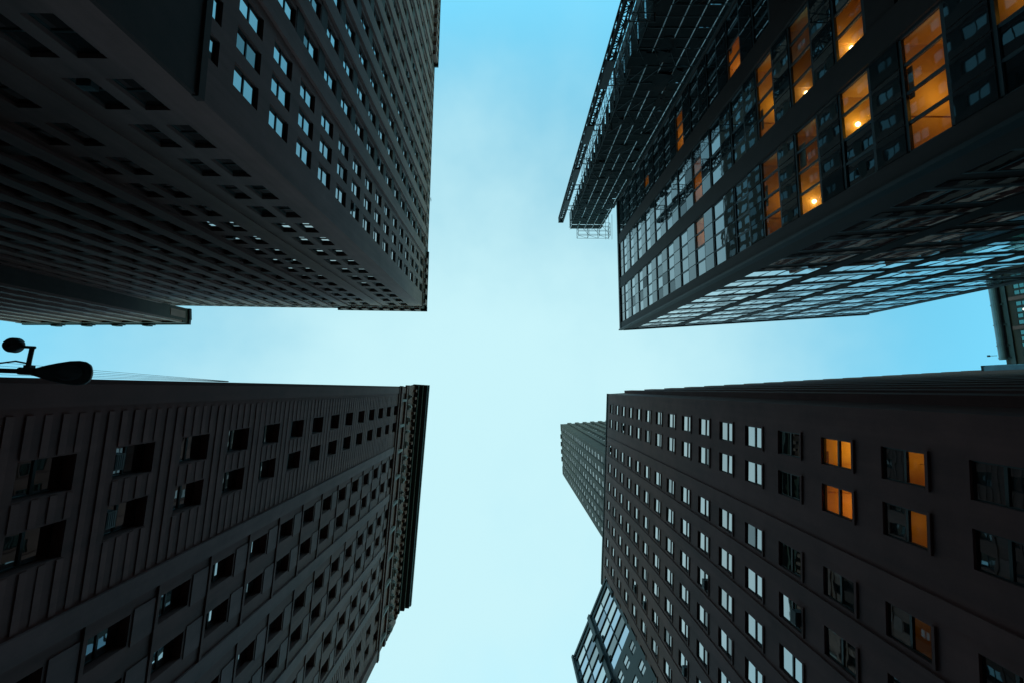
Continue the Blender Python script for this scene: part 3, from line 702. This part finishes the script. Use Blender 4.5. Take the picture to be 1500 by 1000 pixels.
    o = link('loose_pole', cl.mesh('loose_pole', 'scaffold_tube'), b); o['kind'] = 'stuff'
    sh = MB()
    for k in range(46):
        z = rg.uniform(18, 70); x = rg.uniform(-0.5, X1 - X0 - 0.8); y = Y0 - Y1 + rg.uniform(-0.05, 0.12); w = rg.uniform(0.5, 1.4); h = rg.uniform(0.6, 2.4); d = rg.uniform(-0.25, 0.25)
        sh.box8([(x, y, z), (x + w, y + d, z), (x + w, y + d + 0.015, z), (x, y + 0.015, z), (x + d * 0.3, y + 0.05, z + h), (x + w, y + 0.02, z + h), (x + w, y + 0.035, z + h), (x + d * 0.3, y + 0.065, z + h)])
    o = link('hanging_sheet', sh.mesh('hanging_sheet', 'netting'), b); o['kind'] = 'stuff'
    # mast climber
    mx, my = 7.75, -25.2; t = thing('hoist_mast', 'thin black lattice mast tied back to the scaffold by short frames', 'mast', (mx, my, 0))
    q = 0.33; sec = MB(); sh = 1.5
    cs = [(-q, -q), (q, -q), (q, q), (-q, q)]
    for (x, y) in cs: sec.tube((x, y, 0), (x, y, sh), 0.075, 6)
    for (a, c) in zip(cs, cs[1:] + cs[:1]):
        sec.tube((*a, 0), (*c, 0), 0.045, 5); sec.tube((*a, 0), (*c, sh / 2), 0.04, 5); sec.tube((*c, sh / 2), (*a, sh), 0.04, 5); sec.tube((*a, sh / 2), (*c, sh / 2), 0.025, 5)
    sec.box((-0.12, -q - 0.14, 0), (0.12, -q - 0.06, sh)); sec = sec.mesh('mast_section', 'mast_steel')
    for k in range(45): link('mast_section', sec, t, Matrix.Translation((0, 0, 0.5 + sh * k)))
    pl = MB(); pl.box((-0.3, -0.03, 0), (0.3, 0.03, 3.2)); pl = pl.mesh('cable_guard', 'mast_steel')
    for k in range(7): link('cable_guard', pl, t, Matrix.Translation((0, q + 0.12, 8 + 8.6 * k)))
    tie = MB(); rr = 0.32
    for (ya, yb) in ((-rr, -rr), (rr, rr)): tie.tube((q, ya, 0), (X0 - mx + 0.1, yb, 0), 0.045, 5)
    tie.tube((q + 0.1, -rr, 0), (q + 0.1, rr, 0), 0.045, 5); tie.tube((X0 - mx, -rr, 0), (X0 - mx, rr, 0), 0.045, 5); tie.tube((q + 0.7, -rr, 0), (q + 0.7, rr, 0), 0.035, 5); tie.tube((q, -rr, 0.01), (X0 - mx, rr, 0.01), 0.03, 5)
    tie = tie.mesh('tie_frame', 'mast_steel')
    for k in range(8): link('tie_frame', tie, t, Matrix.Translation((0, 0, 17 + 6.6 * k)))
    mb = MB(); mb.box((-0.35, -0.35, 68), (0.35, 0.35, 68.15)); mb.tube((0, 0, 68.15), (0, 0, 69), 0.05); link('mast_head', mb.mesh('mast_head', 'mast_steel'), t)
scaffold()

# ------------------------------------------------------------------ far east tower and the low annex
def east_tower():
    A = (87.3, -19.5); B_ = (88.0, -4.3)
    mat('far_brown', (0.03, 0.017, 0.015), 0.8)
    b = thing('far_tower', 'far brown tower with small green windows and a pale pipe along its roof edge', 'skyscraper', (*A, 0))
    f = Facade(b, A, B_, 1)
    if f.n.x > 0: f = Facade(b, A, B_, -1)
    H = 80 + E0; op, spots = [], []
    for k in range(9):
        z = 76.3 - 3.15 * k + E0
        for c in (2.0, 3.05, 5.0, 6.1, 7.1, 8.2, 10.0, 11.0, 12.0, 13.6): op.append((c - 0.38, c + 0.38, z - 0.85, z + 0.85)); spots.append((f, c, z, 0.76, 1.7, (c, k)))
    f.wall('far_brown', 0, H, op, 0.2); sash_windows(b, spots, 'frame_dark', 'green_glass', 0.06)
    for c in (4.0, 9.1): f.part('pilaster_strip', 'soot_panel', c - 0.3, c + 0.3, 0, 0.2, 30, H - 2)
    f.part('belt_course', 'black_metal', 0, f.len, 0, 0.3, 78.2 + E0, 79 + E0)
    mb = MB(); mb.tube(f.P(-6, 0.7, H - 0.2), f.P(14.4, 0.7, H - 0.2), 0.55, 14); link('roof_pipe', mb.mesh('roof_pipe', 'duct_blue'), b, smooth=False)
    for s in (1.0, 4.6, 8.2, 11.8, 14.0):
        mb = MB(); mb.tube(f.P(s, 0.7, H - 0.2), f.P(s + 0.22, 0.7, H - 0.2), 0.63, 14); link('pipe_collar', mb.mesh('pipe_collar', 'duct_blue'), b); f.part('pipe_bracket', 'black_metal', s, s + 0.2, 0, 0.5, H - 1.2, H - 0.5)
    mb = MB(); mb.tube(f.P(13.6, 1.5, H), f.P(13.6, 2.9, H + 0.2), 0.05); mb.box(tuple(f.P(13.45, 2.7, H)), tuple(f.P(13.75, 3.0, H + 0.3))); link('antenna', mb.mesh('antenna', 'black_metal'), b)
    mb = MB()
    for c, z in ((6.1, 76.3), (8.2, 73.1), (11.0, 73.1)):
        mb.tube(f.P(c, -0.02, z + E0 - 0.3), f.P(c, 0.02, z + E0 - 0.3), 0.16, 10)
    link('lit_lamp', mb.mesh('lit_lamp', 'lens_white'), b)
    plain(b, [B_, (110, -4.3), (110, -19.5), A], 0, H, 'soot_brick'); roof(b, [A, B_, (110, -4.3), (110, -19.5)], H - 0.3)
    a = thing('roof_annex', 'low grey blue panelled annex between the brown block and the far tower', 'building', (62.8, -2.9, 0))
    g = Facade(a, (62.8, -2.95), (86, -4.2), 1)
    if g.n.y > 0: g = Facade(a, (62.8, -2.95), (86, -4.2), -1)
    g.part('wall', 'concrete_blue', 0, g.len, -0.9, 0, 50, 60 + E0)
    for k in range(8): g.part('wall_panel', 'concrete_blue' if k % 2 == 0 else 'green_glass', 0.1 + 2.9 * k, 2.9 + 2.9 * k, 0.0, 0.08, 50.2, 59.8 + E0)
    g.part('coping', 'dark_edge', -0.05, g.len, -0.9, 0.12, 60 + E0, 60.25 + E0)
    g.part('column', 'concrete_blue', 1, 1.8, -0.9, -0.1, 0, 50); g.part('column', 'concrete_blue', 20, 20.8, -0.9, -0.1, 0, 50)
east_tower()

# ------------------------------------------------------------------ street lamp with sensor, overhead wires
def street_lamp():
    z = 6.4 + E0
    t = thing('street_lamp', 'black cobra head street lamp on a long arm, with a round sensor beside it', 'street lamp', (-9.3, -0.27, 0.13))
    lp = lambda x, y, zz: (x + 9.3, y + 0.27, zz - 0.13)
    mb = MB(); mb.tube(lp(-9.3, -0.27, 0.13), lp(-9.3, -0.27, z - 0.9), 0.11, 14, 0.07); mb.tube(lp(-9.3, -0.27, 0.13), lp(-9.3, -0.27, 0.6), 0.2, 14, 0.15); link('pole', mb.mesh('pole', 'lamp_metal'), t, smooth=False)
    mb = MB(); mb.path([lp(-9.3, -0.27, z - 0.95), lp(-9.0, -0.27, z - 0.45), lp(-8.4, -0.27, z - 0.12), lp(-7.6, -0.27, z), lp(-6.62, -0.24, z)], 0.033, 10); mb.tube(lp(-6.83, -0.25, z), lp(-6.6, -0.24, z), 0.052, 10)
    link('arm', mb.mesh('arm', 'lamp_metal'), t)
    # cobra head: lofted egg, blunt end outward, flat belly with a glass lens
    prof = [(-6.70, 0.035, 0.03, 0.0), (-6.6, 0.06, 0.05, 0.0), (-6.48, 0.1, 0.07, 0.015), (-6.34, 0.135, 0.09, 0.03), (-6.18, 0.165, 0.105, 0.04), (-6.05, 0.172, 0.1, 0.04), (-5.95, 0.16, 0.085, 0.03), (-5.88, 0.125, 0.06, 0.02), (-5.845, 0.07, 0.035, 0.01), (-5.835, 0.01, 0.008, 0.01)]
    mb = MB(); n = 20; vv = []; ff = []
    for x, ry, rz, dz in prof:
        cy = -0.235 + 0.02 * (x + 6.7)
        for i in range(n):
            a = 2 * math.pi * i / n; sz = math.sin(a); vv.append(lp(x, cy + ry * math.cos(a), z + dz + rz * sz * (1.0 if sz > 0 else 0.6)))
    for k in range(len(prof) - 1):
        for i in range(n): ff.append((k * n + i, k * n + (i + 1) % n, (k + 1) * n + (i + 1) % n, (k + 1) * n + i))
    ff += [tuple(range(n)), tuple(reversed(range((len(prof) - 1) * n, len(prof) * n)))]
    mb.add(vv, ff); link('lamp_head', mb.mesh('lamp_head', 'lamp_metal'), t, smooth=True)
    mb = MB(); vv = []; n = 18
    for r, dz in ((1.0, -0.03), (0.8, -0.055), (0.4, -0.07)):
        for i in range(n): a = 2 * math.pi * i / n; vv.append(lp(-6.12 + 0.2 * r * math.cos(a), -0.225 + 0.11 * r * math.sin(a), z + dz))
    mb.add(vv, [(k * n + i, k * n + (i + 1) % n, (k + 1) * n + (i + 1) % n, (k + 1) * n + i) for k in range(2) for i in range(n)] + [tuple(range(2 * n, 3 * n))])
    link('lens', mb.mesh('lens', 'lens_dark'), t, smooth=True)
    # sensor bracket: elbow and round housing
    mb = MB(); mb.path([lp(-6.72, -0.25, z), lp(-6.71, -0.4, z), lp(-6.69, -0.57, z)], 0.028, 10); mb.box(lp(-6.745, -0.33, z - 0.04), lp(-6.655, -0.22, z + 0.04)); mb.tube(lp(-6.65, -0.575, z), lp(-6.83, -0.585, z), 0.02, 10)
    link('bracket', mb.mesh('bracket', 'lamp_metal'), t)
    mb = MB(); c = lp(-6.95, -0.605, z); n = 20; vv = []; rings = ((0.03, -0.07), (0.1, -0.062), (0.128, -0.03), (0.132, 0.03), (0.1, 0.06), (0.02, 0.07))
    for r, dz in rings:
        for i in range(n): a = 2 * math.pi * i / n; vv.append((c[0] + r * math.cos(a), c[1] + r * 0.8 * math.sin(a), c[2] + dz))
    mb.add(vv, [(k * n + i, k * n + (i + 1) % n, (k + 1) * n + (i + 1) % n, (k + 1) * n + i) for k in range(len(rings) - 1) for i in range(n)] + [tuple(range(n)), tuple(range((len(rings) - 1) * n, len(rings) * n))])
    link('sensor', mb.mesh('sensor', 'lamp_metal'), t, smooth=True)
    mb = MB(); mb.path([lp(-7.5, -0.33, z + 0.02), lp(-7.1, -0.36, z + 0.01), lp(-6.9, -0.385, z), lp(-6.72, -0.35, z)], 0.012, 8); link('cable', mb.mesh('cable', 'lamp_metal'), t)
mat('lens_dark', (0.03, 0.03, 0.032), 0.35, 0.1, bump=0)
street_lamp()
def wires():
    h = 25 + E0
    ln = ['topmost thin wire crossing the narrow street above the lamp', 'second thin wire from the top above the lamp', 'middle thin wire passing behind the lamp head', 'fourth thin wire, just under the middle one', 'lowest thin wire, closest to the cornice edge']
    for i, (ya, yb) in enumerate(((-1.95, -0.42), (-1.68, -0.41), (-1.45, -0.4), (-1.2, -0.39), (-0.98, -0.38))):
        mb = MB(); xa, xb = -34.0, -15.3; pts = []
        for k in range(13):
            u = k / 12; pts.append((xa + (xb - xa) * u, ya + (yb - ya) * u, h - 1.6 * u * (1 - u)))
        mb.path(pts, 0.009, 5); tag(link('overhead_wire', mb.mesh('overhead_wire', 'black_metal')), ln[i], 'wire', 'overhead wires by the street lamp')
wires()


# ------------------------------------------------------------------ small irregular things on the facades
def extras():
    by = {o.name: o for o in col.objects if o.parent is None}
    # window air conditioners: on the brown block and the cornice building
    mb = MB(); mb.box((-0.32, -0.05, -0.2), (0.32, 0.34, 0.2))
    for k in range(4): mb.box((-0.28, 0.34, -0.15 + 0.09 * k), (0.28, 0.355, -0.11 + 0.09 * k))
    me = mb.mesh('air_conditioner', 'frame_grey')
    for name, n in (('brick_office_block', 9), ('office_tower', 12), ('cornice_building', 7)):
        wins = [o for o in by[name].children if o.name.startswith('window') and o.get('kind') != 'stuff']
        wins = [o for o in wins if not any(c.name.startswith('room') for c in o.children)]
        for o in random.sample(wins, n):
            ac = link('air_conditioner', me, o, Matrix.Translation((random.uniform(-0.2, 0.2), 0, -0.62)))
    # roof aerials
    for nm, p, z, h in (('brick_office_block', (14.9, 12.0), 69 + E0, 3.0), ('office_tower', (-14.2, -33.0), 75 + E0, 2.5)):
        bb = by[nm]; q = Vector((p[0] - bb.location.x, p[1] - bb.location.y, z)); o_ = -0.9 if p[0] > 0 else 0.9
        mb = MB(); mb.tube(q, q + Vector((o_ * 0.5, 0, h)), 0.03, 6); mb.tube(q + Vector((o_ * 0.45, -0.4, h * 0.9)), q + Vector((o_ * 0.45, 0.4, h * 0.9)), 0.02, 5); mb.tube(q + Vector((o_ * 0.4, -0.3, h * 0.8)), q + Vector((o_ * 0.4, 0.3, h * 0.8)), 0.02, 5)
        link('aerial', mb.mesh('aerial', 'black_metal'), bb)
extras()

# ------------------------------------------------------------------ unseen blocks added along all four streets to darken the canyon walls
def shade_blocks():
    mb = MB(); rg = random.Random(11)
    def block(x0, x1, y0, y1, h): mb.box((x0, y0, 0), (x1, y1, h)); mb.box((x0 + 2, y0 + 2, h), (x1 - 2, y1 - 2, h + 2.5))
    for k in range(5):
        h = 40 + rg.uniform(-6, 4); y = 46.5 + 22 * k
        block(-48, -17.6 - 0.4 * k, y, y + 21, h); block(14.5 if k else 16, 48, y, y + 21, h - rg.uniform(0, 8))
        block(15.6, 48, -47 - 22 * k - 21, -47 - 22 * k, 40 + rg.uniform(-6, 4)); block(-48, -12.5, -91 - 22 * k - 21, -91 - 22 * k, 42 + rg.uniform(-6, 4))
        block(-110 - 22 * k, -89 - 22 * k, -40, -12.5, 42 + rg.uniform(-6, 4)); block(-102 - 22 * k, -81 - 22 * k, 0, 34, 42 + rg.uniform(-6, 4))
        block(112 + 22 * k, 133 + 22 * k, -30, -9, 42); block(112 + 22 * k, 133 + 22 * k, 0, 26, 42)
    block(-60, 60, 158, 190, 66); block(-60, 60, -250, -205, 70); block(-235, -200, -60, 60, 60); block(222, 250, -60, 60, 60)
    o = link('unseen_shade_blocks', mb.mesh('unseen_shade_blocks', 'soot_brick')); o['kind'] = 'stuff'  # added out of view to block low sky light
shade_blocks()
